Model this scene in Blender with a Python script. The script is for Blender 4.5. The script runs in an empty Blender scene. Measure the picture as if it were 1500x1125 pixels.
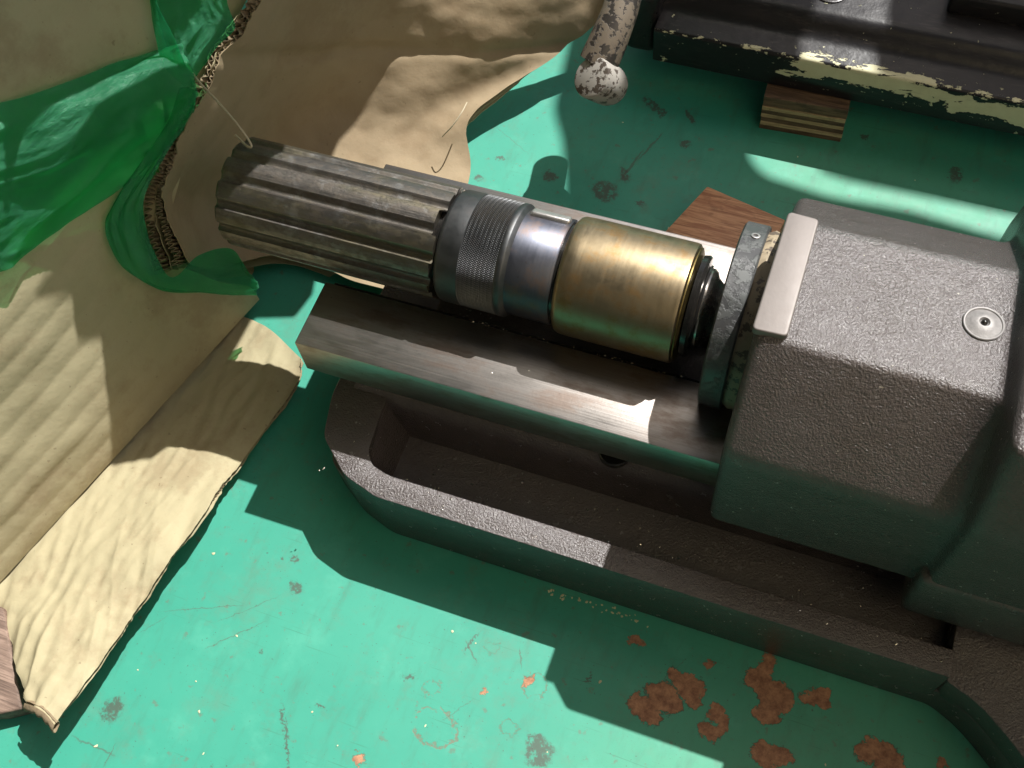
import bpy, bmesh, math, random
import numpy as np
from mathutils import Vector, Matrix, noise
random.seed(7)
R = math.radians
CM = 0.01                       # every length below is written in centimetres
scene = bpy.context.scene
col = scene.collection

# ------------------------------------------------------------------ camera
cam_data = bpy.data.cameras.new("camera")
cam_data.sensor_width = 36
cam_data.lens = 39.26
cam_data.clip_start = 0.01
cam_data.clip_end = 100
cam = bpy.data.objects.new("camera", cam_data)
col.objects.link(cam)
right = Vector((0.93834303, 0.33743749, -0.07515522))
up = Vector((-0.26409654, 0.83997326, 0.47402314))
back = right.cross(up).normalized()
up = back.cross(right)
m3 = Matrix((right, up, back)).transposed()
cam.matrix_world = Matrix.Translation((0, 0, 0.70)) @ m3.to_4x4()
scene.camera = cam

# ------------------------------------------------------------------ daylight
SUN = Vector((0.30, 0.61, 1.0)).normalized()
world = bpy.data.worlds.new("World")
scene.world = world
world.use_nodes = True
wn = world.node_tree
wn.nodes.clear()
sky = wn.nodes.new("ShaderNodeTexSky")
sky.sky_type = 'NISHITA'
sky.sun_disc = False
sky.sun_elevation = math.asin(SUN.z)
sky.sun_rotation = math.atan2(SUN.x, SUN.y)
sky.air_density = 1.0
sky.dust_density = 4.0
sky.ozone_density = 1.0
bg = wn.nodes.new("ShaderNodeBackground")
bg.inputs[1].default_value = 0.05
wo = wn.nodes.new("ShaderNodeOutputWorld")
wn.links.new(sky.outputs[0], bg.inputs[0])
wn.links.new(bg.outputs[0], wo.inputs[0])
sun_data = bpy.data.lights.new("sun", 'SUN')
sun_data.energy = 5.0
sun_data.angle = R(0.5)
sun_data.color = (1.0, 0.985, 0.95)
sun = bpy.data.objects.new("sun", sun_data)
sun.rotation_euler = SUN.to_track_quat('Z', 'Y').to_euler()
col.objects.link(sun)
scene.view_settings.view_transform = 'Standard'
scene.view_settings.look = 'None'
scene.view_settings.gamma = 1
scene.view_settings.use_curve_mapping = False
scene.view_settings.exposure = 0.65
scene.render.engine = 'CYCLES'
scene.cycles.max_bounces = 8
scene.cycles.diffuse_bounces = 3

# ------------------------------------------------------------------ measured control points (cm, world)
FLAP = [[[-36.21, 48.88, 22.0], [-34.78, 55.33, 17.0], [-30.94, 62.42, 12.0], [-23.85, 65.5, 11.0], [-16.81, 70.59, 7.0]], [[-37.18, 44.73, 21.0], [-36.4, 51.1, 15.5], [-33.13, 57.57, 10.5], [-25.96, 61.63, 8.6], [-19.75, 66.03, 5.6]], [[-38.8, 39.03, 18.5], [-39.19, 45.89, 12.0], [-36.43, 53.02, 7.0], [-29.15, 57.06, 5.0], [-23.6, 61.38, 3.6]], [[-39.64, 34.23, 16.5], [-40.97, 40.91, 9.0], [-39.48, 47.79, 4.0], [-33.23, 51.56, 2.2], [-28.29, 54.4, 2.8]], [[-39.96, 32.31, 14.6], [-42.7, 38.49, 5.0], [-38.82, 42.39, 1.5], [-32.43, 46.22, 0.8], [-27.11, 50.0, 0.5]], [[-38.44, 30.74, 11.0], [-40.81, 34.55, 4.0], [-37.53, 38.43, 1.5], [-31.27, 38.16, 0.9], [-25.41, 38.64, 0.5]]]
SHEET = [[[-37.82, 2.57, 3.4], [-36.91, 2.56, 3.9], [-35.99, 2.42, 4.0], [-35.18, 2.02, 3.8]], [[-44.29, 7.43, 0.7], [-39.43, 6.62, 2.9], [-36.54, 6.34, 3.3], [-34.65, 6.94, 3.1]], [[-46.75, 8.96, 0.05], [-40.24, 10.19, 2.0], [-36.62, 10.4, 2.8], [-34.38, 10.13, 2.6]], [[-46.14, 13.29, 0.05], [-39.96, 13.59, 1.8], [-36.45, 13.81, 2.9], [-33.7, 14.22, 2.9]], [[-44.35, 18.76, 0.05], [-39.12, 18.28, 1.2], [-36.38, 18.22, 1.9], [-33.3, 18.77, 2.2]], [[-42.71, 24.42, 0.05], [-38.16, 23.79, 0.7], [-35.8, 23.21, 1.1], [-33.22, 22.18, 1.3]], [[-41.21, 29.7, 0.05], [-37.38, 28.75, 0.6], [-34.79, 28.2, 0.9], [-32.35, 28.56, 0.8]], [[-40.47, 33.37, 0.05], [-37.83, 32.81, 0.7], [-35.82, 32.19, 1.1], [-32.85, 30.7, 1.2]]]
FILM_A = [[[-44.61, 27.12, 28.07], [-44.38, 24.52, 25.68], [-44.77, 22.68, 23.09], [-45.34, 20.25, 19.61]], [[-43.69, 29.25, 26.1], [-43.07, 26.36, 23.95], [-43.65, 25.42, 21.88], [-44.28, 23.38, 18.51]], [[-42.38, 32.9, 24.32], [-41.62, 30.59, 23.08], [-42.41, 29.61, 20.34], [-42.84, 28.08, 17.16]], [[-41.1, 36.61, 22.73], [-40.15, 35.03, 22.34], [-40.76, 34.13, 19.76], [-41.1, 33.17, 16.58]], [[-39.78, 39.41, 21.37], [-39.0, 38.45, 20.81], [-39.1, 38.28, 19.3], [-39.77, 37.57, 17.57]]]
FILM_B = [[[-40.07, 39.91, 26.63], [-39.37, 39.71, 26.97]], [[-40.01, 39.13, 25.08], [-39.32, 38.94, 25.42]], [[-39.95, 38.32, 23.47], [-38.97, 38.65, 23.84]], [[-39.8, 37.7, 21.62], [-38.62, 38.25, 22.02]], [[-39.04, 37.78, 20.02], [-38.37, 37.89, 19.91]]]
FILM_C = [[[-40.86, 40.12, 26.76], [-39.13, 42.5, 25.14], [-37.45, 43.72, 24.47]], [[-40.58, 39.95, 24.46], [-39.18, 41.69, 23.24], [-37.49, 42.55, 22.88]], [[-40.45, 39.39, 22.88], [-38.87, 40.82, 21.94], [-37.24, 41.91, 21.24]], [[-40.18, 38.99, 21.22], [-39.08, 39.38, 20.9], [-37.84, 39.91, 20.83]], [[-39.7, 38.8, 19.97], [-38.98, 38.57, 20.0], [-38.41, 38.39, 19.99]]]
FILM_D = [[[-39.42, 37.86, 19.64], [-38.92, 38.0, 19.64], [-38.44, 37.97, 19.46]], [[-40.02, 36.33, 18.01], [-39.13, 36.53, 18.57], [-38.56, 36.95, 18.6]], [[-40.98, 33.75, 16.8], [-39.97, 33.75, 17.34], [-39.31, 34.02, 17.52]], [[-41.76, 30.37, 16.01], [-40.64, 30.68, 16.39], [-39.73, 31.27, 16.54]], [[-41.89, 29.29, 15.03], [-40.61, 29.55, 15.34], [-39.85, 30.29, 14.73]], [[-41.33, 28.49, 12.45], [-40.05, 28.69, 13.34], [-39.52, 29.64, 13.46]], [[-40.35, 29.4, 9.09], [-39.17, 28.88, 10.95], [-38.74, 29.23, 11.59]], [[-38.92, 31.25, 6.25], [-37.8, 30.77, 9.14], [-37.93, 31.16, 11.58]], [[-37.71, 32.36, 5.07], [-36.78, 32.44, 7.19], [-36.9, 33.13, 10.09]], [[-36.71, 33.23, 4.58], [-36.2, 33.38, 5.92], [-36.18, 33.18, 7.23]]]
FILM_E = [[[-41.25, 31.92, 14.61], [-41.07, 30.7, 12.6], [-40.78, 29.79, 10.47]], [[-40.62, 32.01, 12.55], [-40.41, 30.94, 11.0], [-40.17, 30.22, 9.32]]]
WIRE = [[-39.46, 39.1, 20.5], [-38.17, 38.15, 20.3], [-36.33, 37.13, 20.0], [-34.46, 35.99, 19.7], [-33.42, 35.25, 19.2], [-33.75, 35.22, 19.0], [-34.96, 35.94, 18.8]]
FIBRE = [[-29.6, 51.35, 3.2], [-28.81, 51.74, 4.2], [-28.33, 52.74, 4.8], [-28.38, 53.99, 4.6]]
PLANK = [[-48.13, 7.47], [-43.57, 7.52], [-38.87, 2.28], [-40.03, 1.53], [-43.29, 0.24]]
RUST = [[-2.33, 15.03, 1.0, 0.55, 0.5], [-1.48, 16.1, 1.0, 0.7, 0.3], [-0.47, 17.28, 1.1, 0.5, 0.5], [0.25, 17.0, 0.45, 0.8, 0.1], [3.93, 20.01, 0.35, 0.9, 0.1], [3.76, 18.94, 0.8, 0.6, 0.3], [4.9, 18.28, 0.9, 0.8, 0], [4.64, 17.07, 0.7, 0.45, 0], [5.55, 18.15, 0.4, 0.6, 0], [7.2, 19.15, 0.8, 0.4, -0.5], [7.7, 18.97, 0.35, 0.3, 0], [1.77, 16.3, 0.45, 0.45, 0], [1.72, 15.05, 0.65, 0.4, 0.2], [2.39, 15.7, 0.25, 0.5, 0], [5.12, 14.79, 0.7, 0.6, 0.2], [5.97, 15.0, 0.6, 0.5, 0], [11.18, 17.13, 1.0, 0.6, -0.3], [12.06, 16.69, 0.8, 0.6, 0], [-4.17, 18.96, 0.4, 0.3, 0], [-3.71, 18.93, 0.25, 0.2, 0], [0.65, 19.04, 0.28, 0.26, 0], [14.96, 17.61, 0.3, 0.3, 0], [-17.97, 6.58, 0.35, 0.3, 0], [-9.69, 14.51, 0.2, 0.4, 0.5], [-12.14, 12.87, 0.15, 0.2, 0], [-0.12, 17.89, 0.2, 0.2, 0]]
RINGS = [[-14.22, 9.88, 1.5, 1.15, 0.2], [-15.3, 12.02, 0.55, 0.6, 0], [-9.25, 14.3, 0.8, 0.8, 0], [-12.59, 15.57, 0.5, 0.35, 0], [-9.9, 11.32, 0.6, 0.5, 0]]
DARK = [[-28.12, 16.8, 0.22, 0.18, 0], [-26.64, 10.6, 0.2, 0.13, 0.8], [-16.97, 12.22, 0.4, 0.3, 0], [-7.6, 10.45, 1.0, 1.0, 0], [-8.06, 11.14, 0.7, 0.5, 0], [-26.45, 3.22, 0.15, 0.15, 0], [-16.7, 52.2, 1.3, 1.2, 0.6], [-15.66, 54.26, 0.5, 0.9, -0.6], [-15.66, 61.81, 1.3, 0.5, 0.6], [-26.68, 50.54, 0.5, 0.4, 0], [-25.66, 53.0, 0.5, 0.25, 0], [-21.28, 52.41, 0.8, 0.6, 0], [-12.0, 58.55, 0.5, 0.5, 0], [-14.6, 61.13, 0.4, 0.6, 0], [-33.07, 45.98, 0.5, 0.5, 0], [-12.39, 61.39, 1.1, 0.25, 0.9], [-13.98, 15.56, 0.1, 0.9, 0.2], [-22.82, 6.28, 0.15, 2.6, -0.55], [8.56, 61.34, 0.6, 0.9, 0], [1.21, 63.08, 0.4, 0.3, 0], [-13.56, 51.89, 0.5, 0.35, 0], [-27.18, 16.96, 0.4, 0.3, 0], [-6.26, 15.67, 0.08, 0.6, 0.4], [-21.51, 8.75, 0.35, 0.15, 0], [-26.33, 15.26, 0.6, 0.5, 0], [-34.09, 4.19, 0.8, 0.9, 0]]
LINES = [[-34.64, 10.68, -28.56, 13.29, 0.04], [-30.57, 9.28, -26.86, 12.89, 0.04], [-30.54, 11.18, -26.73, 14.73, 0.03], [-15.19, 55.47, -13.84, 59.49, 0.12], [-15.88, 53.14, -14.91, 57.35, 0.14], [-11.02, 16.33, -10.24, 14.77, 0.05], [-14.48, 15.63, -13.03, 14.28, 0.07], [-2.15, 16.62, -0.68, 19.13, 0.03], [-36.07, 1.95, -32.21, 1.75, 0.07], [-32.93, 0.86, -32.85, 2.62, 0.06], [-35.0, 8.97, -33.48, 10.92, 0.03], [-14.18, 10.11, -12.36, 12.49, 0.03], [-22.57, 62.33, -20.53, 65.28, 0.03], [1.78, 53.96, 3.97, 55.73, 0.05], [-27.63, 56.28, -23.22, 53.85, 0.03]]

# ------------------------------------------------------------------ node helpers
class NT:
    def __init__(s, name):
        s.m = bpy.data.materials.new(name)
        s.m.use_nodes = True
        s.t = s.m.node_tree
        s.t.nodes.clear()
        s.out = s.n("ShaderNodeOutputMaterial")
        s.tc = s.n("ShaderNodeTexCoord")
    def n(s, typ, **kw):
        nd = s.t.nodes.new(typ)
        for k, v in kw.items():
            setattr(nd, k, v)
        return nd
    def l(s, a, b):
        s.t.links.new(a, b)
    def put(s, inp, v):
        if isinstance(v, bpy.types.NodeSocket):
            s.l(v, inp)
        elif isinstance(v, (tuple, list)) and len(v) == 3 and inp.type == 'RGBA':
            inp.default_value = (*v, 1)
        else:
            inp.default_value = v
    def math(s, op, a, b=None, c=None, clamp=False):
        nd = s.n("ShaderNodeMath", operation=op, use_clamp=clamp)
        s.put(nd.inputs[0], a)
        if b is not None: s.put(nd.inputs[1], b)
        if c is not None: s.put(nd.inputs[2], c)
        return nd.outputs[0]
    def vec(s, op, a, b=None):
        nd = s.n("ShaderNodeVectorMath", operation=op)
        s.put(nd.inputs[0], a)
        if b is not None: s.put(nd.inputs[1], b)
        return nd.outputs["Value"] if op in ('LENGTH', 'DOT_PRODUCT', 'DISTANCE') else nd.outputs[0]
    def P(s):                                   # object coordinates in centimetres
        return s.vec('MULTIPLY', s.tc.outputs["Object"], (100, 100, 100))
    def mapping(s, v, scale=(1, 1, 1), rot=(0, 0, 0), loc=(0, 0, 0)):
        nd = s.n("ShaderNodeMapping")
        s.put(nd.inputs[0], v)
        nd.inputs["Scale"].default_value = scale
        nd.inputs["Rotation"].default_value = rot
        nd.inputs["Location"].default_value = loc
        return nd.outputs[0]
    def noise(s, v, scale, detail=4, rough=0.55, dist=0.0, colour=False):
        nd = s.n("ShaderNodeTexNoise")
        s.put(nd.inputs["Vector"], v)
        nd.inputs["Scale"].default_value = scale
        nd.inputs["Detail"].default_value = detail
        nd.inputs["Roughness"].default_value = rough
        nd.inputs["Distortion"].default_value = dist
        return nd.outputs[1] if colour else nd.outputs[0]
    def step(s, v, a, b):                       # 0 below a, 1 above b
        nd = s.n("ShaderNodeMapRange", interpolation_type='SMOOTHSTEP')
        s.put(nd.inputs[0], v)
        nd.inputs[1].default_value = a
        nd.inputs[2].default_value = b
        return nd.outputs[0]
    def mix(s, f, a, b, blend='MIX'):
        nd = s.n("ShaderNodeMix", data_type='RGBA', blend_type=blend)
        s.put(nd.inputs[0], f)
        s.put(nd.inputs[6], a)
        s.put(nd.inputs[7], b)
        return nd.outputs[2]
    def bump(s, h, strength, dist, nrm=None):
        nd = s.n("ShaderNodeBump")
        nd.inputs["Strength"].default_value = strength
        nd.inputs["Distance"].default_value = dist * CM
        s.put(nd.inputs["Height"], h)
        if nrm is not None: s.put(nd.inputs["Normal"], nrm)
        return nd.outputs[0]
    def bsdf(s, base, rough=0.5, metal=0.0, normal=None, spec=0.5, **kw):
        nd = s.n("ShaderNodeBsdfPrincipled")
        s.put(nd.inputs["Base Color"], base)
        s.put(nd.inputs["Roughness"], rough)
        s.put(nd.inputs["Metallic"], metal)
        s.put(nd.inputs["Specular IOR Level"], spec)
        if normal is not None: s.put(nd.inputs["Normal"], normal)
        for k, v in kw.items(): s.put(nd.inputs[k], v)
        return nd.outputs[0]
    def done(s, sh):
        s.l(sh, s.out.inputs[0])
        return s.m

# ------------------------------------------------------------------ materials
def mat_floor():
    t = NT("green painted steel floor")
    P = t.P()
    wob = t.vec('MULTIPLY', t.vec('SUBTRACT', t.noise(P, 1.5, 8, 0.72, colour=True), (0.5, 0.5, 0.5)), (1.6, 1.6, 0))
    Pw = t.vec('ADD', P, wob)
    wob = t.vec('ADD', wob, t.vec('MULTIPLY', t.vec('SUBTRACT', t.noise(P, 6.5, 5, 0.7, colour=True), (0.5, 0.5, 0.5)), (0.45, 0.45, 0)))
    Pw = t.vec('ADD', P, wob)
    def blob(b, a=0.93, c=1.0, src=None, ret=False):
        x, y, rx, ry, rot = b
        v = t.mapping(src or Pw, loc=(0, 0, 0))
        v = t.vec('SUBTRACT', src or Pw, (x, y, 0))
        v = t.mapping(v, rot=(0, 0, rot))
        v = t.vec('MULTIPLY', v, (1 / rx, 1 / ry, 0))
        d = t.vec('LENGTH', v)
        if ret: return d
        return t.math('SUBTRACT', 1.0, t.step(d, a, c))
    def union(ms):
        o = ms[0]
        for m in ms[1:]: o = t.math('MAXIMUM', o, m)
        return o
    base = t.mix(t.noise(P, 0.12, 4, 0.6), (0.020, 0.235, 0.165), (0.045, 0.30, 0.21))
    # base colour turns yellower green towards the lower right and behind the machine
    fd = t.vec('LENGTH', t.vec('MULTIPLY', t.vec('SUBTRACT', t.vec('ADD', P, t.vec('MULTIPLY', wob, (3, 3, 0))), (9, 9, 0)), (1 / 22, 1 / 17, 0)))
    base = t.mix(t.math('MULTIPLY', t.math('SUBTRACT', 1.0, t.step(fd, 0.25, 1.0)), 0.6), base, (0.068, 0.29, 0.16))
    fd2 = t.vec('LENGTH', t.vec('MULTIPLY', t.vec('SUBTRACT', t.vec('ADD', P, t.vec('MULTIPLY', wob, (3, 3, 0))), (4, 58, 0)), (1 / 16, 1 / 9, 0)))
    base = t.mix(t.math('MULTIPLY', t.math('SUBTRACT', 1.0, t.step(fd2, 0.3, 1.0)), 0.5), base, (0.07, 0.27, 0.14))
    # worn pale cloudiness
    base = t.mix(t.math('MULTIPLY', t.step(t.noise(P, 0.35, 7, 0.66), 0.5, 0.72), 0.35), base, (0.075, 0.35, 0.25))
    # grime smears stretched along the scuff direction
    sm = t.noise(t.mapping(P, scale=(0.9, 0.22, 1), rot=(0, 0, R(-40))), 0.9, 7, 0.7)
    base = t.mix(t.math('MULTIPLY', t.step(sm, 0.50, 0.74), 0.45), base, (0.045, 0.15, 0.10))
    spots = t.noise(P, 1.15, 5, 0.6)
    base = t.mix(t.math('MULTIPLY', t.step(spots, 0.63, 0.69), 0.62), base, (0.10, 0.13, 0.09))
    specks = t.noise(P, 5.5, 3, 0.5)
    base = t.mix(t.math('MULTIPLY', t.step(specks, 0.68, 0.73), 0.75), base, (0.04, 0.07, 0.05))
    bl2 = t.noise(t.mapping(P, loc=(9, 4, 0)), 0.55, 8, 0.75)
    base = t.mix(t.math('MULTIPLY', t.step(bl2, 0.55, 0.66), 0.38), base, (0.07, 0.19, 0.13))
    drt = t.noise(t.mapping(P, loc=(2, 7, 0)), 0.16, 9, 0.78)
    base = t.mix(t.math('MULTIPLY', t.step(drt, 0.50, 0.68), 0.35), base, (0.10, 0.17, 0.115))
    grit = t.noise(P, 13, 2, 0.5)
    base = t.mix(t.math('MULTIPLY', t.math('MULTIPLY', t.step(grit, 0.68, 0.72), t.step(t.noise(P, 0.3, 3), 0.42, 0.6)), 0.6), base, (0.05, 0.06, 0.045))
    # hairline scratches
    for ang, sc, off in ((35, 1.0, 0), (-28, 0.8, 7), (70, 1.3, 3), (12, 1.6, 11), (-52, 1.8, 15), (50, 2.2, 21)):
        sv = t.noise(t.mapping(P, scale=(0.05 * sc, 3.2 * sc, 1), rot=(0, 0, R(ang)), loc=(off, off, 0)), 1.5, 3, 0.5)
        gate = t.step(t.noise(t.mapping(P, loc=(off * 3, 1, 0)), 0.22, 2), 0.5, 0.62)
        base = t.mix(t.math('MULTIPLY', t.math('MULTIPLY', t.step(sv, 0.68, 0.72), gate), 0.6), base, (0.03, 0.16, 0.10))
    for x0, y0, x1, y1, w in LINES:
        L = math.hypot(x1 - x0, y1 - y0)
        v = t.vec('SUBTRACT', Pw2 if False else P, ((x0 + x1) / 2, (y0 + y1) / 2, 0))
        v = t.vec('ADD', v, t.vec('MULTIPLY', wob, (0.35, 0.35, 0)))
        v = t.mapping(v, rot=(0, 0, -math.atan2(y1 - y0, x1 - x0)))
        v = t.vec('MULTIPLY', v, (2 / L, 1 / w, 0))
        d = t.vec('LENGTH', v)
        base = t.mix(t.math('MULTIPLY', t.math('SUBTRACT', 1.0, t.step(d, 0.6, 1.0)), 0.7), base, (0.06, 0.10, 0.07))
    # dark stains, broken up by noise
    dk = union([blob(b, 0.6, 1.0) for b in DARK])
    dk = t.math('MULTIPLY', dk, t.step(t.noise(P, 2.2, 6, 0.7), 0.36, 0.52))
    base = t.mix(t.math('MULTIPLY', dk, 0.82), base, (0.055, 0.055, 0.042))
    # paint lost to the rust primer
    rings = None
    for b in RINGS:
        d = blob(b, ret=True)
        m = t.math('MULTIPLY', t.step(d, 0.86, 0.92), t.math('SUBTRACT', 1.0, t.step(d, 0.97, 1.03)))
        rings = m if rings is None else t.math('MAXIMUM', rings, m)
    rings = t.math('MULTIPLY', rings, t.step(t.noise(P, 1.3, 3), 0.38, 0.46))
    base = t.mix(t.math('MULTIPLY', rings, 0.8), base, (0.15, 0.13, 0.085))
    rust = union([blob(b, 1.17, 1.2) for b in RUST])
    edge = union([blob(b, 1.24, 1.32) for b in RUST])
    base = t.mix(t.math('MULTIPLY', edge, 0.75), base, (0.03, 0.07, 0.045))
    rc = t.mix(t.step(t.noise(P, 1.6, 9, 0.75), 0.3, 0.7), (0.17, 0.075, 0.045), (0.46, 0.24, 0.135))
    base = t.mix(rust, base, rc)
    h = t.math('ADD', t.math('MULTIPLY', t.noise(P, 0.5, 5), 0.6), t.math('MULTIPLY', rust, -1.2))
    h = t.math('ADD', h, t.math('MULTIPLY', rings, -0.3))
    h = t.math('ADD', h, t.math('MULTIPLY', t.noise(P, 9, 2), 0.05))
    rough = t.math('ADD', 0.44, t.math('MULTIPLY', t.noise(P, 0.8, 6, 0.7), 0.22))
    rough = t.math('ADD', rough, t.math('MULTIPLY', rust, 0.3))
    return t.done(t.bsdf(base, rough, 0, t.bump(h, 0.5, 0.05)))

def mat_cast(name="grey hammered casting paint", c0=(0.047, 0.035, 0.033), c1=(0.074, 0.061, 0.060), rough=0.23, grain=8.5, amp=0.075):
    t = NT(name)
    P = t.P()
    c = t.mix(t.noise(P, 0.35, 5, 0.6), c0, c1)
    c = t.mix(t.math('MULTIPLY', t.step(t.noise(P, 2.0, 6, 0.7), 0.56, 0.7), 0.35), c, (0.10, 0.085, 0.075))
    c = t.mix(t.math('MULTIPLY', t.step(t.noise(t.mapping(P, loc=(5, 2, 8)), 0.28, 8, 0.72), 0.50, 0.64), 0.3), c, (0.038, 0.026, 0.020))
    c = t.mix(t.math('MULTIPLY', t.step(t.noise(P, 3.2, 3, 0.5), 0.735, 0.745), 0.9), c, (0.24, 0.21, 0.17))
    g = t.noise(P, grain, 3, 0.55)
    g2 = t.noise(P, grain * 3.1, 2, 0.5)
    h = t.math('ADD', g, t.math('MULTIPLY', g2, 0.3))
    h = t.math('ADD', h, t.math('MULTIPLY', t.noise(P, 1.3, 3), 0.6))
    r = t.math('ADD', rough - 0.05, t.math('MULTIPLY', t.noise(P, 1.2, 5), 0.14))
    return t.done(t.bsdf(c, r, 0, t.bump(h, 1.0, amp), spec=0.95))

def mat_steel(name, c0, c1, rough, axis='X', brush=0.5, bump=0.012, stain=(0.16, 0.11, 0.08), st=0.5, scale=1.0, pit=0.35):
    t = NT(name)
    P = t.P()
    sc = {'X': (0.04, 6.5, 6.5), 'Y': (3.2, 0.05, 3.2), 'Z': (1, 1, 1), 'C': (3.0, 0.3, 0.3)}[axis]
    b = t.noise(t.mapping(P, scale=tuple(k * scale for k in sc)), 1.6, 5, 0.65)
    c = t.mix(b, c0, c1)
    n = t.noise(t.mapping(P, scale=(0.35, 1, 1) if axis == 'X' else (1, 1, 1)), 0.7, 7, 0.68)
    c = t.mix(t.math('MULTIPLY', t.step(n, 0.46, 0.66), st), c, stain)
    pits = t.step(t.noise(P, 6, 4, 0.6), 0.64, 0.7)
    c = t.mix(t.math('MULTIPLY', pits, pit), c, (0.07, 0.05, 0.04))
    r = t.math('ADD', rough, t.math('MULTIPLY', t.math('SUBTRACT', n, 0.4), 0.35))
    r = t.math('ADD', r, t.math('MULTIPLY', b, 0.12))
    h = t.math('ADD', t.math('MULTIPLY', b, brush), t.math('MULTIPLY', t.noise(P, 7, 3), 0.25))
    return t.done(t.bsdf(c, r, 1.0, t.bump(h, 1.0, bump)))

def mat_drum():
    t = NT("oiled fluted steel with patina")
    P = t.P()
    b = t.noise(t.mapping(P, scale=(0.06, 5, 5)), 1.4, 5, 0.65)
    c = t.mix(b, (0.12, 0.105, 0.095), (0.25, 0.23, 0.21))
    m = t.noise(t.mapping(P, scale=(0.6, 1, 1)), 2.0, 8, 0.72)
    k = t.step(m, 0.44, 0.6)
    c = t.mix(t.math('MULTIPLY', k, 0.6), c, (0.10, 0.082, 0.062))
    bl = t.step(t.noise(P, 0.9, 6, 0.7), 0.52, 0.66)
    c = t.mix(t.math('MULTIPLY', bl, 0.45), c, (0.30, 0.30, 0.30))
    g = t.step(t.noise(t.mapping(P, scale=(0.3, 1, 1), loc=(4, 1, 2)), 0.6, 5, 0.6), 0.48, 0.62)
    c = t.mix(t.math('MULTIPLY', g, 0.45), c, (0.17, 0.15, 0.085))
    r = t.math('ADD', 0.27, t.math('ADD', t.math('MULTIPLY', m, 0.22), t.math('MULTIPLY', k, 0.12)))
    h = t.math('ADD', t.math('MULTIPLY', b, 0.4), t.math('MULTIPLY', m, 0.8))
    return t.done(t.bsdf(c, r, 0.92, t.bump(h, 1.0, 0.035)))

def mat_card(name="corrugated cardboard", a=(0.33, 0.285, 0.175), b=(0.40, 0.355, 0.225)):
    t = NT(name)
    P = t.P()
    c = t.mix(t.noise(P, 0.25, 5, 0.6), a, b)
    fib = t.noise(t.mapping(P, scale=(1, 0.25, 1), rot=(0, 0, R(15))), 6, 4, 0.7)
    c = t.mix(t.math('MULTIPLY', t.step(fib, 0.55, 0.75), 0.25), c, (0.32, 0.23, 0.12))
    c = t.mix(t.math('MULTIPLY', t.step(t.noise(P, 0.55, 6, 0.7), 0.56, 0.75), 0.35), c, (0.27, 0.20, 0.115))
    c = t.mix(t.math('MULTIPLY', t.step(t.noise(P, 2.6, 3, 0.5), 0.7, 0.74), 0.5), c, (0.16, 0.12, 0.07))
    c = t.mix(t.math('MULTIPLY', t.step(t.noise(t.mapping(P, loc=(3, 3, 1)), 0.16, 7, 0.7), 0.48, 0.66), 0.4), c, (0.20, 0.135, 0.075))
    h = t.math('ADD', t.math('MULTIPLY', t.noise(P, 0.7, 5), 1.0), t.math('MULTIPLY', t.noise(P, 8, 3), 0.08))
    return t.done(t.bsdf(c, 0.78, 0, t.bump(h, 0.6, 0.12), spec=0.25))

def mat_wood(name, c0, c1, ax, rough=0.6, sc=1.0, loc=(0, 0, 0)):
    t = NT(name)
    P = t.mapping(t.P(), loc=loc)
    s = {'X': (0.12, 1, 1), 'Y': (1, 0.12, 1)}[ax]
    Q = t.mapping(P, scale=tuple(k * sc for k in s))
    n = t.noise(Q, 2.2, 6, 0.62, 0.8)
    f = t.noise(t.mapping(P, scale=tuple((k if k == 1 else 0.03) for k in s)), 9, 4, 0.7)
    c = t.mix(t.step(n, 0.34, 0.66), c0, c1)
    c = t.mix(t.math('MULTIPLY', t.step(f, 0.52, 0.64), 0.6), c, tuple(k * 0.4 for k in c0))
    c = t.mix(t.math('MULTIPLY', t.step(t.noise(P, 0.8, 4), 0.55, 0.7), 0.4), c, tuple(k * 0.35 for k in c0))
    return t.done(t.bsdf(c, rough, 0, t.bump(t.math('ADD', n, f), 0.6, 0.04), spec=0.35))

def mat_film():
    t = NT("green translucent plastic film")
    P = t.P()
    c = t.mix(t.noise(P, 0.6, 4), (0.14, 0.56, 0.36), (0.24, 0.68, 0.48))
    h = t.math('ADD', t.noise(t.mapping(P, scale=(1, 0.4, 1), rot=(0, 0, R(-25))), 1.2, 3, 0.5, 0.4), t.math('MULTIPLY', t.noise(P, 5, 3), 0.08))
    cr = t.math('ABSOLUTE', t.math('SUBTRACT', t.noise(t.mapping(P, scale=(1, 0.5, 1), rot=(0, 0, R(-25))), 2.3, 5, 0.6, 0.9), 0.5))
    h = t.math('ADD', h, t.math('MULTIPLY', cr, -1.6))
    nrm = t.bump(h, 0.9, 0.13)
    pr = t.bsdf(c, 0.22, 0, nrm, spec=0.6)
    tl = t.n("ShaderNodeBsdfTranslucent")
    t.put(tl.inputs[0], (0.12, 0.80, 0.46)); t.put(tl.inputs[1], nrm)
    tr = t.n("ShaderNodeBsdfTransparent")
    t.put(tr.inputs[0], (0.34, 0.78, 0.52))
    m1 = t.n("ShaderNodeMixShader"); m1.inputs[0].default_value = 0.45
    t.l(pr, m1.inputs[1]); t.l(tl.outputs[0], m1.inputs[2])
    m2 = t.n("ShaderNodeMixShader")
    t.put(m2.inputs[0], t.math('ADD', 0.64, t.math('MULTIPLY', t.noise(P, 0.35, 3), 0.30)))
    t.l(m1.outputs[0], m2.inputs[1]); t.l(tr.outputs[0], m2.inputs[2])
    return t.done(m2.outputs[0])

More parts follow.
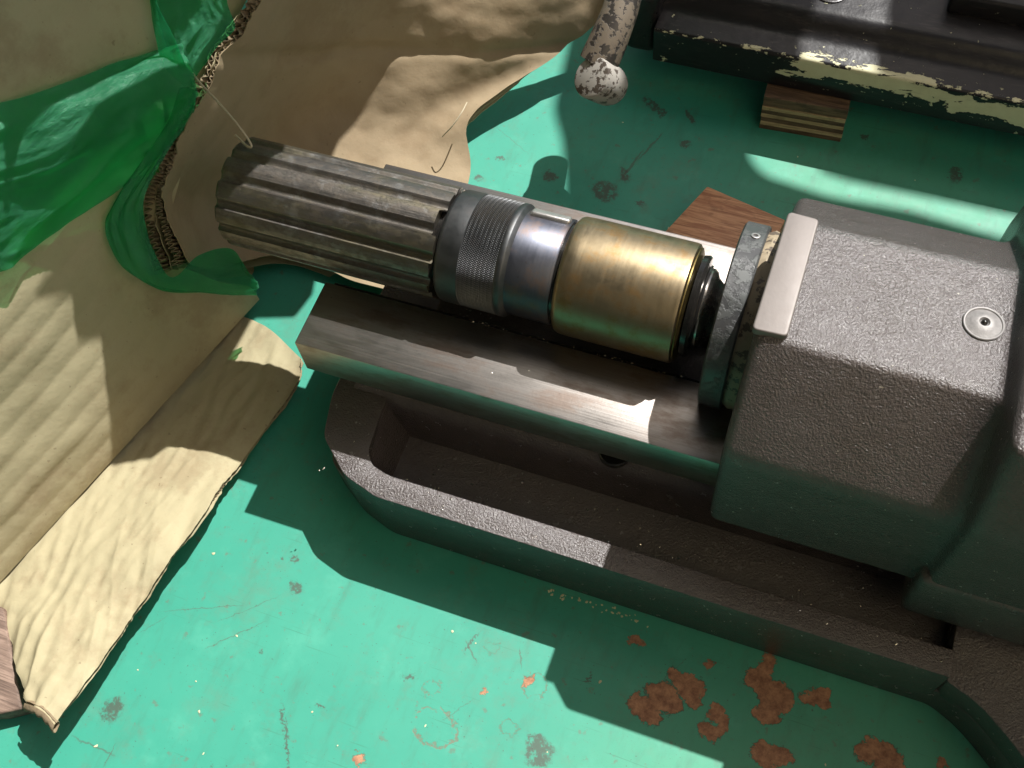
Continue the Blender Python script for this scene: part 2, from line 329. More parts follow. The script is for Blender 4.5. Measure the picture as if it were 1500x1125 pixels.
def mat_black():
    """black machine paint, flaked to the cream coat below along the lower front (object space: x along the bed, cm)"""
    t = NT("black paint flaked to cream")
    P = t.P()
    sx = t.n("ShaderNodeSeparateXYZ"); t.l(P, sx.inputs[0])
    x, y, z = sx.outputs
    c = t.mix(t.noise(P, 0.4, 5), (0.007, 0.007, 0.009), (0.018, 0.016, 0.017))
    # flaked band: follows the front face, slopes from its upper edge at the left to below mid height at the right
    cen = t.math('SUBTRACT', 6.35, t.math('MULTIPLY', t.math('ADD', x, 6.0), 0.05))
    dz = t.math('ABSOLUTE', t.math('SUBTRACT', z, cen))
    xin = t.math('MULTIPLY', t.step(x, -7.5, -4.5), t.math('SUBTRACT', 1.0, t.step(x, 30, 34)))
    yin = t.math('SUBTRACT', 1.0, t.step(y, -2.3, -1.7))
    band = t.math('SUBTRACT', 1.0, t.step(dz, 0.2, 1.7))
    n = t.noise(t.mapping(P, scale=(0.3, 0.6, 0.7)), 1.0, 9, 0.6, 0.3)
    v = t.math('ADD', n, t.math('MULTIPLY', t.math('MULTIPLY', band, xin), 0.27))
    v = t.math('MULTIPLY', v, yin)
    chip = t.step(v, 0.665, 0.672)
    far = t.step(t.noise(P, 1.5, 6), 0.70, 0.706)
    chip = t.math('MAXIMUM', chip, t.math('MULTIPLY', far, 0.8))
    ed = t.math('SUBTRACT', 1.0, t.step(t.math('ADD', t.math('ABSOLUTE', t.math('SUBTRACT', z, 6.75)), t.math('ABSOLUTE', t.math('SUBTRACT', y, -2.8))), 0.1, 0.5))
    ev = t.math('ADD', t.noise(t.mapping(P, scale=(0.9, 2, 2), loc=(1, 5, 2)), 1.3, 7, 0.65), t.math('MULTIPLY', ed, 0.17))
    chip = t.math('MAXIMUM', chip, t.step(ev, 0.70, 0.708))
    tiny = t.step(t.math('ADD', t.noise(t.mapping(P, scale=(0.8, 1.2, 1.2)), 2.6, 5, 0.6), t.math('MULTIPLY', t.math('MULTIPLY', band, xin), 0.13)), 0.70, 0.71)
    chip = t.math('MAXIMUM', chip, t.math('MULTIPLY', tiny, yin))
    cr = t.mix(t.noise(P, 1.5, 5), (0.50, 0.47, 0.30), (0.66, 0.64, 0.44))
    c = t.mix(chip, c, cr)
    wear = t.step(t.noise(t.mapping(P, scale=(0.3, 2, 2)), 1.5, 6, 0.7), 0.55, 0.7)
    c = t.mix(t.math('MULTIPLY', wear, 0.25), c, (0.11, 0.09, 0.085))
    h = t.math('ADD', t.noise(P, 1.2, 4), t.math('MULTIPLY', chip, -0.9))
    h = t.math('ADD', h, t.math('MULTIPLY', t.noise(P, 6, 3), 0.15))
    r = t.math('ADD', t.math('ADD', 0.28, t.math('MULTIPLY', t.noise(P, 0.9, 5), 0.2)), t.math('MULTIPLY', chip, 0.3))
    return t.done(t.bsdf(c, r, 0, t.bump(h, 0.8, 0.05), spec=0.4))

def mat_patchy(name, top, under, lo=0.5, sc=1.6, rough=0.4, metal=0.0, top2=None, soft=0.012):
    t = NT(name)
    P = t.P()
    m = t.step(t.noise(P, sc, 7, 0.68), lo, lo + soft)
    c = t.mix(m, under, top)
    if top2: c = t.mix(t.step(t.noise(P, sc * 0.6, 5, 0.6), 0.5, 0.56), c, top2)
    return t.done(t.bsdf(c, t.math('ADD', rough, t.math('MULTIPLY', m, 0.15)), metal, t.bump(m, 0.7, 0.03), spec=0.5))

def mat_plain(name, c, rough=0.5, metal=0.0, bump=0.02, sc=3.0, var=0.3):
    t = NT(name)
    P = t.P()
    n = t.noise(P, sc, 5, 0.6)
    cc = t.mix(n, tuple(k * (1 - var) for k in c), tuple(min(1, k * (1 + var)) for k in c))
    return t.done(t.bsdf(cc, t.math('ADD', rough - 0.08, t.math('MULTIPLY', n, 0.16)), metal, t.bump(n, 0.8, bump)))

def mat_fill_sheet(name='warm fill sheet', a_=(0.84, 0.69, 0.44), b_=(0.94, 0.80, 0.54)):
    t = NT(name)
    P = t.P()
    c = t.mix(t.noise(P, 0.03, 4), a_, b_)
    a = t.n("ShaderNodeBsdfTranslucent"); t.put(a.inputs[0], c)
    b = t.n("ShaderNodeBsdfDiffuse"); t.put(b.inputs[0], c)
    m = t.n("ShaderNodeMixShader"); m.inputs[0].default_value = 0.12
    t.l(a.outputs[0], m.inputs[1]); t.l(b.outputs[0], m.inputs[2])
    return t.done(m.outputs[0])

M = {
    'warm_fill': mat_fill_sheet(),  # tinted for warm fill light, on an unseen added sheet
    'rail_fill': mat_fill_sheet('pale rail fill sheet', (0.93, 0.85, 0.76), (0.98, 0.92, 0.84)),  # for the unseen added sheet that the rail reflects
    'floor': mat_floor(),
    'cast': mat_cast(),
    'rail': mat_steel("ground steel rail", (0.26, 0.235, 0.22), (0.40, 0.37, 0.345), 0.30, 'X', stain=(0.20, 0.145, 0.115), st=0.7),
    'flute': mat_steel("oiled fluted steel", (0.13, 0.112, 0.098), (0.26, 0.235, 0.215), 0.38, 'X', bump=0.03, stain=(0.075, 0.055, 0.038), st=0.9, pit=0.6),
    'flutemottle': mat_drum(),
    'collar': mat_steel("blued steel collar", (0.075, 0.08, 0.10), (0.125, 0.13, 0.155), 0.36, 'C', bump=0.004, stain=(0.16, 0.11, 0.085), st=0.6),
    'knurl': mat_steel("dark knurled steel", (0.075, 0.078, 0.08), (0.13, 0.132, 0.135), 0.4, 'Z', bump=0.01, stain=(0.09, 0.08, 0.075), st=0.4),
    'brass': mat_steel("oily bronze sleeve", (0.25, 0.195, 0.118), (0.35, 0.28, 0.18), 0.33, 'C', bump=0.005, stain=(0.27, 0.17, 0.075), st=0.9, pit=0.12),
    'brassdark': mat_steel("tarnished bronze rim", (0.12, 0.09, 0.03), (0.2, 0.15, 0.06), 0.35, 'C', bump=0.01, stain=(0.06, 0.045, 0.02), st=0.9),
    'shaft': mat_steel("polished shaft steel", (0.42, 0.38, 0.34), (0.58, 0.54, 0.50), 0.16, 'C', bump=0.004, stain=(0.3, 0.2, 0.13), st=0.5),
    'oilblack': mat_plain("oil soaked black steel", (0.012, 0.011, 0.010), 0.22, 0.0, 0.02),
    'flange': mat_patchy("worn grey green flange paint", (0.085, 0.088, 0.086), (0.066, 0.066, 0.067), 0.46, 1.3, 0.36, 0.3, soft=0.12),
    'putty': mat_patchy("chipped beige filler", (0.30, 0.24, 0.16), (0.10, 0.075, 0.055), 0.47, 1.4, 0.55),
    'pad': mat_plain("matt machined steel pad", (0.165, 0.145, 0.135), 0.55, 0.3, 0.015, 1.5, 0.14),
    'plug': mat_plain("bright steel plug", (0.42, 0.40, 0.385), 0.42, 0.85, 0.015, 3, 0.25),
    'plugface': mat_plain('dull turned steel plug', (0.21, 0.20, 0.195), 0.58, 0.5, 0.03, 4, 0.35),
    'card': mat_card(),
    'cardbrown': mat_card('brown cardboard inner face', (0.245, 0.18, 0.108), (0.34, 0.27, 0.175)),
    'fluting': mat_plain("cardboard fluting", (0.22, 0.165, 0.10), 0.85, 0, 0.05, 4, 0.35),
    'film': mat_film(),
    'black': mat_black(),
    'knobpaint': mat_patchy("chipped white knob paint", (0.30, 0.28, 0.25), (0.07, 0.055, 0.044), 0.46, 1.4, 0.4, 0.0),
    'armpaint': mat_patchy("chipped brown lever paint", (0.15, 0.12, 0.088), (0.035, 0.029, 0.025), 0.47, 1.3, 0.4, soft=0.04),
    'darkiron': mat_plain("dark oily iron", (0.018, 0.016, 0.017), 0.3, 0.2, 0.03),
    'redwood': mat_wood("oiled reddish wood", (0.36, 0.15, 0.07), (0.62, 0.33, 0.17), 'X', 0.42),
    'greywood': mat_wood("weathered brown plank", (0.13, 0.085, 0.065), (0.26, 0.18, 0.14), 'X', 0.7),
    'plylight': mat_wood("pale veneer edge", (0.36, 0.26, 0.14), (0.50, 0.38, 0.22), 'X', 0.65, 1.6),
    'plydark': mat_wood("dark veneer edge", (0.075, 0.045, 0.028), (0.16, 0.10, 0.06), 'X', 0.6, 1.3, (3, 1, 2)),
    'thread': mat_plain("pale fibre", (0.42, 0.36, 0.25), 0.7, 0, 0.01),
    'crumb': mat_plain("paint crumbs", (0.50, 0.48, 0.30), 0.6, 0, 0.02, 2, 0.6),
    'swarf': mat_plain("bright metal swarf", (0.75, 0.72, 0.65), 0.25, 1.0, 0.01),
    'blocker': mat_plain("grey painted guard panel", (0.035, 0.035, 0.035), 0.6, 0, 0.02),  # shared by the unseen pieces added to block light
}

# ------------------------------------------------------------------ object helpers
def thing(name, label, cat, loc=(0, 0, 0), group=None):
    o = bpy.data.objects.new(name, None)
    o.empty_display_size = 0.02
    o.location = Vector(loc) * CM
    col.objects.link(o)
    o['label'] = label; o['category'] = cat
    if group: o['group'] = group
    o['_b'] = 1
    BASE[o.name] = Vector(loc)
    return o
BASE = {}
def top_base(o):
    while o.parent: o = o.parent
    return BASE.get(o.name, Vector((0, 0, 0)))

def link(name, me, mat, parent=None, base=None, smooth=35):
    """verts of me are world centimetres; stored relative to the thing's base"""
    b = top_base(parent) if parent else Vector(base or (0, 0, 0))
    me.transform(Matrix.Scale(CM, 4) @ Matrix.Translation(-b))
    me.materials.append(M[mat] if isinstance(mat, str) else mat)
    if smooth is not None:
        me.shade_smooth()
        me.set_sharp_from_angle(angle=R(smooth))
    o = bpy.data.objects.new(name, me)
    col.objects.link(o)
    if parent: o.parent = parent
    else:
        o.location = b * CM
        BASE[o.name] = b
    return o
def tag(o, label=None, cat=None, group=None, kind=None):
    if label: o['label'] = label
    if cat: o['category'] = cat
    if group: o['group'] = group
    if kind: o['kind'] = kind
    return o
def pydata(V, F):
    me = bpy.data.meshes.new("mesh")
    me.from_pydata([tuple(v) for v in V], [], F)
    me.validate(); me.update()
    return me
def from_bm(bm):
    bmesh.ops.recalc_face_normals(bm, faces=bm.faces)
    me = bpy.data.meshes.new("mesh")
    bm.to_mesh(me); bm.free()
    return me
def prism_bm(bm, poly, z0, z1, bev=0.0, seg=3, M4=None, ax='z'):
    """extrude a plan polygon from z0 to z1, bevel sharp edges"""
    tb = bmesh.new()
    lo = [tb.verts.new((p[0], p[1], z0)) for p in poly]
    hi = [tb.verts.new((p[0], p[1], z1)) for p in poly]
    n = len(poly)
    tb.faces.new(lo[::-1]); tb.faces.new(hi)
    for i in range(n): tb.faces.new((lo[i], lo[(i + 1) % n], hi[(i + 1) % n], hi[i]))
    bmesh.ops.recalc_face_normals(tb, faces=tb.faces)
    if bev:
        es = [e for e in tb.edges if e.calc_face_angle(0) > R(25)]
        bmesh.ops.bevel(tb, geom=es, offset=bev, segments=seg, profile=0.5, affect='EDGES', clamp_overlap=True)
    if M4 is not None: tb.transform(M4)
    me = bpy.data.meshes.new("t"); tb.to_mesh(me); tb.free()
    bm.from_mesh(me); bpy.data.meshes.remove(me)
def box_bm(bm, x0, x1, y0, y1, z0, z1, bev=0.1, seg=2, M4=None):
    prism_bm(bm, [(x0, y0), (x1, y0), (x1, y1), (x0, y1)], z0, z1, bev, seg, M4)
def prism(poly, z0, z1, bev, seg=3, M4=None):
    bm = bmesh.new(); prism_bm(bm, poly, z0, z1, bev, seg, M4); return from_bm(bm)
def box(x0, x1, y0, y1, z0, z1, bev=0.1, seg=2, M4=None):
    bm = bmesh.new(); box_bm(bm, x0, x1, y0, y1, z0, z1, bev, seg, M4); return from_bm(bm)
def round_poly(poly, radii, n=5):
    """round the corners of a closed polygon"""
    out = []
    N = len(poly)
    for i, p in enumerate(poly):
        r = radii[i] if isinstance(radii, (list, tuple)) else radii
        a = Vector(poly[i - 1]); b = Vector(p); c = Vector(poly[(i + 1) % N])
        u = (a - b); v = (c - b)
        k = min(r, u.length * 0.45, v.length * 0.45)
        s = b + u.normalized() * k; e = b + v.normalized() * k
        for j in range(n + 1):
            q = j / n
            out.append(tuple(s * (1 - q) ** 2 + b * 2 * q * (1 - q) + e * q * q))
    return out
def loft(sections, caps=True):
    """sections: list of equal-length closed loops of 3-D points"""
    n = len(sections[0]); V = []; F = []
    for s in sections: V += s
    for i in range(len(sections) - 1):
        for j in range(n):
            a = i * n + j; b = i * n + (j + 1) % n
            F.append((a, b, b + n, a + n))
    if caps:
        F.append(tuple(range(n))[::-1]); F.append(tuple(range((len(sections) - 1) * n, len(sections) * n)))
    bm = bmesh.new(); me = pydata(V, F); bm.from_mesh(me); bpy.data.meshes.remove(me)
    return from_bm(bm)
def lathe(prof, cy, cz, seg=128, rf=None):
    """revolve (x, r) pairs about the X axis through (cy, cz)"""
    S = []
    for k, (x, r) in enumerate(prof):
        S.append([(x, cy + (r if rf is None else rf(r, 2 * math.pi * j / seg, x)) * math.cos(2 * math.pi * j / seg),
                   cz + (r if rf is None else rf(r, 2 * math.pi * j / seg, x)) * math.sin(2 * math.pi * j / seg)) for j in range(seg)])
    return loft(S)
def axis_lathe(prof, origin, axis, seg=48):
    q = Vector(axis).normalized().to_track_quat('X', 'Z').to_matrix().to_4x4()
    me = lathe(prof, 0, 0, seg)
    me.transform(Matrix.Translation(origin) @ q)
    return me
def catmull(P, t):
    n = len(P); x = t * (n - 1); i = min(int(x), n - 2); f = x - i
    p1 = P[i]; p2 = P[i + 1]
    p0 = P[i - 1] if i > 0 else p1 * 2 - p2
    p3 = P[i + 2] if i + 2 < n else p2 * 2 - p1
    return 0.5 * ((2 * p1) + (-p0 + p2) * f + (2 * p0 - 5 * p1 + 4 * p2 - p3) * f * f + (-p0 + 3 * p1 - 3 * p2 + p3) * f ** 3)
def surf(T):
    """tensor Catmull-Rom surface through a control grid: S(u across, v along)"""
    rows = [[Vector(p) for p in r] for r in T]
    def S(u, v): return catmull([catmull(r, u) for r in rows], v)
    return S
GS = None
def grid(S, nu, nv, fn=None):
    V = []; F = []
    P = [[S(i / nu, j / nv) for i in range(nu + 1)] for j in range(nv + 1)]
    sg = 0
    for j in range(0, nv, max(1, nv // 20)):
        for i in range(0, nu, max(1, nu // 20)):
            sg += (P[j][i + 1] - P[j][i]).cross(P[j + 1][i] - P[j][i]).normalized().z
    sg = GS if GS else (-1 if sg < 0 else 1)
    for j in range(nv + 1):
        for i in range(nu + 1):
            du = P[j][min(i + 1, nu)] - P[j][max(i - 1, 0)]
            dv = P[min(j + 1, nv)][i] - P[max(j - 1, 0)][i]
            n = du.cross(dv)
            n = n.normalized() if n.length > 1e-9 else Vector((0, 0, 1))
            n = n * sg
            p = P[j][i]
            if fn: p = fn(p, n, i / nu, j / nv)
            V.append(p)
    for j in range(nv):
        for i in range(nu):
            a = j * (nu + 1) + i
            F.append((a, a + 1, a + nu + 2, a + nu + 1))
    return V, F
def thick(V, F, nu, nv, t, nrm=None):
    """close a grid into a thin solid of thickness t (downwards along the grid normals)"""
    me = pydata(V, F)
    ns = [v.normal.copy() for v in me.vertices]
    if sum(n.z for n in ns) < 0: ns = [-n for n in ns]
    bpy.data.meshes.remove(me)
    N = len(V)
    V2 = list(V) + [V[i] - ns[i] * t for i in range(N)]
    F2 = list(F) + [tuple(k + N for k in f[::-1]) for f in F]
    w = nu + 1
    rim = [i for i in range(w)] + [j * w + nu for j in range(1, nv + 1)] + [nv * w + i for i in range(nu - 1, -1, -1)] + [j * w for j in range(nv - 1, 0, -1)]
    for a, b in zip(rim, rim[1:] + rim[:1]): F2.append((b, a, a + N, b + N))
    bm = bmesh.new(); m2 = pydata(V2, F2); bm.from_mesh(m2); bpy.data.meshes.remove(m2)
    return from_bm(bm), ns
def tube(pts, r, seg=8):
    P = [Vector(p) for p in pts]
    S = []
    for i, p in enumerate(P):
        t = (P[min(i + 1, len(P) - 1)] - P[max(i - 1, 0)]).normalized()
        a = t.cross(Vector((0.2, 0.1, 1))).normalized(); b = t.cross(a)
        rr = r[i] if isinstance(r, (list, tuple)) else r
        S.append([tuple(p + (a * math.cos(2 * math.pi * k / seg) + b * math.sin(2 * math.pi * k / seg)) * rr) for k in range(seg)])
    return loft(S)
def N3(p, s=1.0, o=0.0):
    return noise.noise(Vector((p[0] * s + o, p[1] * s - o, p[2] * s + 2 * o)))

# ------------------------------------------------------------------ the setting: green painted steel floor
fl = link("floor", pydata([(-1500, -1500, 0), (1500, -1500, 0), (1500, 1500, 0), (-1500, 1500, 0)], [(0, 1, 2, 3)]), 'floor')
tag(fl, kind='structure')

# ------------------------------------------------------------------ the bench centre
CY, CZ = 34.4, 15.3
mach = thing("indexing_machine", "grey cast iron indexing machine with twin steel rails, bronze sleeve and long fluted drum", "machine", (0, 34, 0))

# base casting: plate, raised rim, centre ledge, foot
bm = bmesh.new()
outer = [(13.2, 20.75), (-21.6, 20.75), (-24.0, 21.5), (-26.3, 23.4), (-27.2, 26.5), (-27.2, 44), (13.2, 44)]
plate = [(-21.6, 20.8), (-24.0, 21.6), (-26.6, 23.3), (-27.5, 26.5), (-27.5, 44.5), (40, 44.5), (40, 8), (24, 12), (18.6, 17.4), (16.6, 19.1), (15.2, 20.1), (13.6, 20.8)]
prism_bm(bm, round_poly(plate, [0.5, .5, .6, .8, 1.0, .5, .5, .5, 1.2, 1.2, .8, .5], 4), 0, 3.1, 0.3, 3)
foot = [(13.3, 44.3), (39.8, 44.3), (39.8, 8.2), (24, 12.2), (18.5, 17.5), (16.5, 19.2), (15.1, 20.2), (13.3, 20.85)]
prism_bm(bm, round_poly(foot, [.3, .5, .5, .5, 1.2, 1.2, .8, .2], 4), 2.6, 5.25, 0.3, 3)
rim = [(13.25, 20.75), (13.25, 22.35), (-21.4, 22.35), (-22.7, 22.7), (-23.3, 23.6), (-23.6, 26.6), (-23.6, 42), (-27.2, 44), (-27.2, 26.5), (-26.5, 23.6), (-24.1, 21.5), (-21.6, 20.75)]
prism_bm(bm, round_poly(rim, [.15, .15, .4, .3, .3, .4, .3, .5, .6, .5, .5, .4], 4), 2.0, 6.4, 0.2, 3)
# sloping inner wall of the left rim
prism_bm(bm, [(-22.2, 3.0), (-22.2, 3.05), (-23.5, 6.1), (-25, 6.1), (-25, 3.0)], -42, -23.2, 0.0, 1, Matrix(((1, 0, 0, 0), (0, 0, -1, 0), (0, 1, 0, 0), (0, 0, 0, 1))))
# centre ledge with a generous radius
led = round_poly([(26.4, 2.0), (27.2, 6.9), (40.5, 6.9), (42.0, 3.0)], [0.1, 1.6, 1.6, .1], 7)
bm2 = bmesh.new(); me = loft([[(x, p[0], p[1]) for p in led] for x in (-26.0, -10, 5, 16)]); bm.from_mesh(me)
box_bm(bm, -22, 30, 29.6, 38.6, 5, 9.6, 0.3)
box_bm(bm, 13.0, 40, 26, 44, 3, 7.4, 0.6)
base = link("base_casting", from_bm(bm), 'cast', mach, smooth=30)
# cap screw on the ledge under the front rail
link("cap_screw", axis_lathe([(0, 0.01), (0, 1.0), (0.35, 1.0), (0.42, 0.93), (0.42, 0.55), (0.2, 0.5), (0.2, 0.01)], (-8.3, 27.9, 6.85), (0, 0, 1), 32), 'oilblack', mach)

# the two ground rails
def rail(y0, y1, name, flip):
    bm = bmesh.new()
    box_bm(bm, -28.3, 9.0, y0, y1, 9.25, 12.5, 0.09, 2)
    return link(name, from_bm(bm), 'rail', mach)
rail(26.55, 31.2, "rail", 0)
rail(36.35, 41.0, "rail", 1)
# oiled strip along the slot edges, between the rails
bm = bmesh.new(); box_bm(bm, -27.9, 9, 31.2, 31.55, 9.5, 12.1, 0.05); link("slot_liner", from_bm(bm), 'oilblack', mach)
bm = bmesh.new(); box_bm(bm, -27.9, 9, 36.0, 36.35, 9.5, 12.1, 0.05); link("slot_liner", from_bm(bm), 'oilblack', mach)

# headstock casting: profiles in (y, z) lofted along x, concave fillet up to the larger body on the right
def sect(x, pr, rad):
    q = round_poly(pr, rad, 5)
    return [(x, a, b) for a, b in q]
def lerp_prof(a, b, t): return [(p[0] * (1 - t) + q[0] * t, p[1] * (1 - t) + q[1] * t) for p, q in zip(a, b)]
pA = [(24.45, 9.6), (24.4, 18.0), (28.85, 23.0), (36.4, 22.5), (41.4, 18.4), (43.2, 13.5), (43.2, 9.6)]
pB = [(23.6, 8.6), (23.5, 19.6), (25.4, 24.7), (38.2, 24.9), (44.4, 19.6), (46.2, 14.0), (46.2, 8.0)]
cen = (34.4, 14.0)
def inset(p, d):
    out = []
    for a, b in p:
        v = Vector((a - cen[0], b - cen[1])); v = v * max(0, 1 - d / v.length)
        out.append((cen[0] + v.x, cen[1] + v.y))
    return out
rad = [.2, 0.75, 0.38, .5, 1.1, 1.2, .2]
S = []
for x, d in ((-1.75, 0.6), (-1.72, 0.42), (-1.62, 0.2), (-1.45, 0.06), (-1.2, 0.0)):
    S.append(sect(x + 0.35 * 0, inset(pA, d), rad))
for x in (0.5, 3, 6, 8.6): S.append(sect(x, pA, rad))
for x, t in ((9.45, 0.01), (9.8, 0.06), (10.0, 0.18), (10.12, 0.45), (10.2, 0.74), (10.34, 0.92), (10.6, 0.985), (11.0, 1.0), (14, 1.0), (20, 1.0), (40, 1.0)):
    S.append(sect(x, lerp_prof(pA, pB, t), rad))
me = loft(S)
link("head_casting", me, 'cast', mach, smooth=50)
bm = bmesh.new(); box_bm(bm, 9.7, 34, 23.4, 30, 7.0, 12.2, 0.55, 4)
link("head_foot", from_bm(bm), 'cast', mach, smooth=30)

PAD = [(-1.86, 28.92), (-0.15, 28.98), (-0.2, 36.3), (-1.80, 36.36)]
# machined pad across the casting's front edge, oil plug beside it
prism_me = prism(round_poly(PAD, .28, 5), 22.75, 23.25, 0.09, 3)
prism_me.transform(Matrix.Translation((0, 33, 23)) @ Matrix.Rotation(R(-1.2), 4, 'X') @ Matrix.Translation((0, -33, -23)))
link("steel_pad", prism_me, 'pad', mach)
Cp = (8.5, 32.75, 22.84)
pl = link("oil_plug", axis_lathe([(-0.5, 0.01), (-0.5, 0.98), (-0.02, 0.98), (0.02, 0.94), (0.01, 0.88), (-0.04, 0.84), (0.06, 0.55), (0.14, 0.36), (0.14, 0.26), (0.04, 0.18), (0.04, 0.01)], Cp, (0.0, 0.06, 1), 48), 'plugface', mach)
bm = bmesh.new(); bmesh.ops.create_icosphere(bm, subdivisions=3, radius=0.17)
bm.transform(Matrix.Translation((Cp[0], Cp[1], Cp[2] + 0.03)))
link("ball", from_bm(bm), 'oilblack', pl)
bm = bmesh.new(); bmesh.ops.create_circle(bm, cap_ends=False, segments=48, radius=1.06)
bm.free()

# flange, filler ring and its little screw
fr = lambda r, a, x: r + 0.05 * math.sin(3 * a + 1) + 0.02 * math.sin(17 * a)
fg = link("flange", lathe([(-4.0, 1.5), (-4.0, 5.2), (-3.9, 5.35), (-2.72, 5.35), (-2.62, 5.25), (-2.62, 1.5)], CY, CZ, 160, fr), 'flange', mach)
fr2 = lambda r, a, x: r + 0.10 * noise.noise(Vector((math.cos(a) * 6, math.sin(a) * 6, x * 3)))
link("filler_ring", lathe([(-2.62, 1.5), (-2.62, 5.0), (-2.3, 5.15), (-1.8, 5.1), (-1.2, 5.2), (-1.2, 1.5)], CY, CZ, 200, fr2), 'putty', mach)
sa = R(66)
sdir = (0, math.cos(sa), math.sin(sa))
so = (-3.2, CY + 5.33 * sdir[1], CZ + 5.33 * sdir[2])
link("set_screw", axis_lathe([(-0.2, 0.01), (-0.2, 0.26), (0.05, 0.26), (0.07, 0.22), (0.06, 0.14), (-0.04, 0.11), (-0.04, 0.01)], so, sdir, 24), 'plug', mach)

# spindle assembly
link("spindle", lathe([(-5.6, 0.8), (-5.6, 2.3), (-5.0, 2.35), (-4.78, 2.2), (-4.65, 1.9), (-4.3, 1.62), (-3.9, 1.55), (-3.2, 1.7), (-3.2, 0.8)], CY, CZ, 96), 'shaft', mach)
link("oil_seal", lathe([(-5.75, 0.8), (-5.75, 2.95), (-5.45, 3.0), (-5.3, 2.9), (-5.22, 2.5), (-5.1, 2.45), (-5.1, 0.8)], CY, CZ, 96), 'oilblack', mach)
link("bronze_sleeve", lathe([(-13.2, 1.0), (-13.2, 3.25), (-13.08, 3.42), (-12.9, 3.5), (-12.3, 3.53), (-6.35, 3.53), (-6.15, 3.50), (-6.08, 3.4), (-6.0, 1.0)], CY, CZ, 160), 'brass', mach)
link("sleeve_rim", lathe([(-6.05, 1.0), (-6.05, 3.34), (-5.98, 3.33), (-5.86, 3.05), (-5.8, 1.0)], CY, CZ, 128), 'brassdark', mach)
col_o = link("collar", lathe([(-17.0, 1.0), (-17.0, 3.17), (-13.55, 3.17), (-13.45, 3.1), (-13.45, 1.0)], CY, CZ, 128), 'collar', mach)
link("spacer", lathe([(-13.5, 1.0), (-13.5, 3.0), (-13.15, 3.0), (-13.15, 1.0)], CY, CZ, 128), 'oilblack', mach)
# bright key at the back of the collar
ka = R(57)
km = box(-15.95, -13.55, -0.36, 0.36, -0.25, 0.26, 0.16, 3)
km.transform(Matrix.Translation((0, CY + 3.16 * math.cos(ka), CZ + 3.16 * math.sin(ka))) @ Matrix.Rotation(ka - R(90), 4, 'X'))
link("key", km, 'plug', mach)
# knurled ring: smooth band, then real diamond knurling, then a lip
kn = link("knurled_ring", lathe([(-20.45, 1.0), (-20.45, 3.25), (-20.35, 3.36), (-20.2, 3.42), (-19.0, 3.42), (-18.95, 3.36), (-18.9, 3.2), (-16.78, 3.2), (-16.74, 3.38), (-16.66, 3.43), (-16.4, 3.43), (-16.34, 3.40), (-15.98, 2.98), (-15.95, 1.0)], CY, CZ, 160), 'knurl', mach)
NA, NX, TE = 936, 84, 156
x0, x1 = -18.97, -16.68
ii = np.arange(NA); jj = np.arange(NX + 1)
A, X = np.meshgrid(2 * np.pi * ii / NA, x0 + (x1 - x0) * jj / NX)
pitch = 2 * np.pi * 3.4 / TE
u = A * 3.4 / pitch; w = (X - x0) / pitch * 0.75
tri = lambda q: np.abs((q % 1.0) - 0.5) * 2
hh = np.minimum(tri(u + w), tri(u - w))
rr = 3.335 + 0.085 * hh
V = np.stack([X, CY + rr * np.cos(A), CZ + rr * np.sin(A)], -1).reshape(-1, 3)
F = [(j * NA + i, j * NA + (i + 1) % NA, (j + 1) * NA + (i + 1) % NA, (j + 1) * NA + i) for j in range(NX) for i in range(NA)]
bm = bmesh.new(); me = pydata(V.tolist(), F); bm.from_mesh(me)
link("knurling", from_bm(bm), 'knurl', kn, smooth=None)

# fluted drum: 14 ratchet shaped flutes
NF, SG = 13, 13 * 26
def prof(a, x):
    ph = ((a + 0.35) / (2 * math.pi) * NF) % 1.0
    k = int(((a + 0.35) / (2 * math.pi) * NF)) % NF
    if ph < 0.60: r = 3.42 + 0.015 * math.sin(ph * 6)
    else:
        q = (ph - 0.60) / 0.40
        r = 3.42 - 0.34 * math.sin(math.pi * min(1, q * 1.02)) ** 0.55 * (0.55 + 0.45 * q)
    r += 0.012 * noise.noise(Vector((x * 0.8, a * 9, 3)))
    return r
xs = [-34.85, -34.8, -34.65] + [-34.4 + i * 0.35 for i in range(40)] + [-20.55]
S = []
for n_, x in enumerate(xs):
    sec = []
    for j in range(SG):
        a = 2 * math.pi * j / SG
        k = int(((a + 0.35) / (2 * math.pi) * NF)) % NF
        r = prof(a, x)
        if n_ == 0: r -= 0.30
        if n_ == 1: r -= 0.12
        end = (0.0, 0.28, 0.1, 0.0, 0.34, 0.0, 0.15, 0.3, 0.05, 0.2, 0.0, 0.26, 0.0)[k]
        xx = x - (end if n_ == len(xs) - 1 else 0)
        if n_ == len(xs) - 2 and end > 0.1: xx -= 0.25
        sec.append((xx, CY + r * math.cos(a), CZ + r * math.sin(a)))
    S.append(sec)
link("fluted_drum", loft(S), 'flutemottle', mach, smooth=28)
link("arbor", lathe([(-35.2, 0.5), (-35.2, 1.6), (-35.0, 1.7), (-34.0, 1.7), (-34.0, 0.5)], CY, CZ, 48), 'darkiron', mach)
link("drum_core", lathe([(-20.9, 1.0), (-20.9, 2.9), (-20.4, 2.9), (-20.4, 1.0)], CY, CZ, 96), 'oilblack', mach)

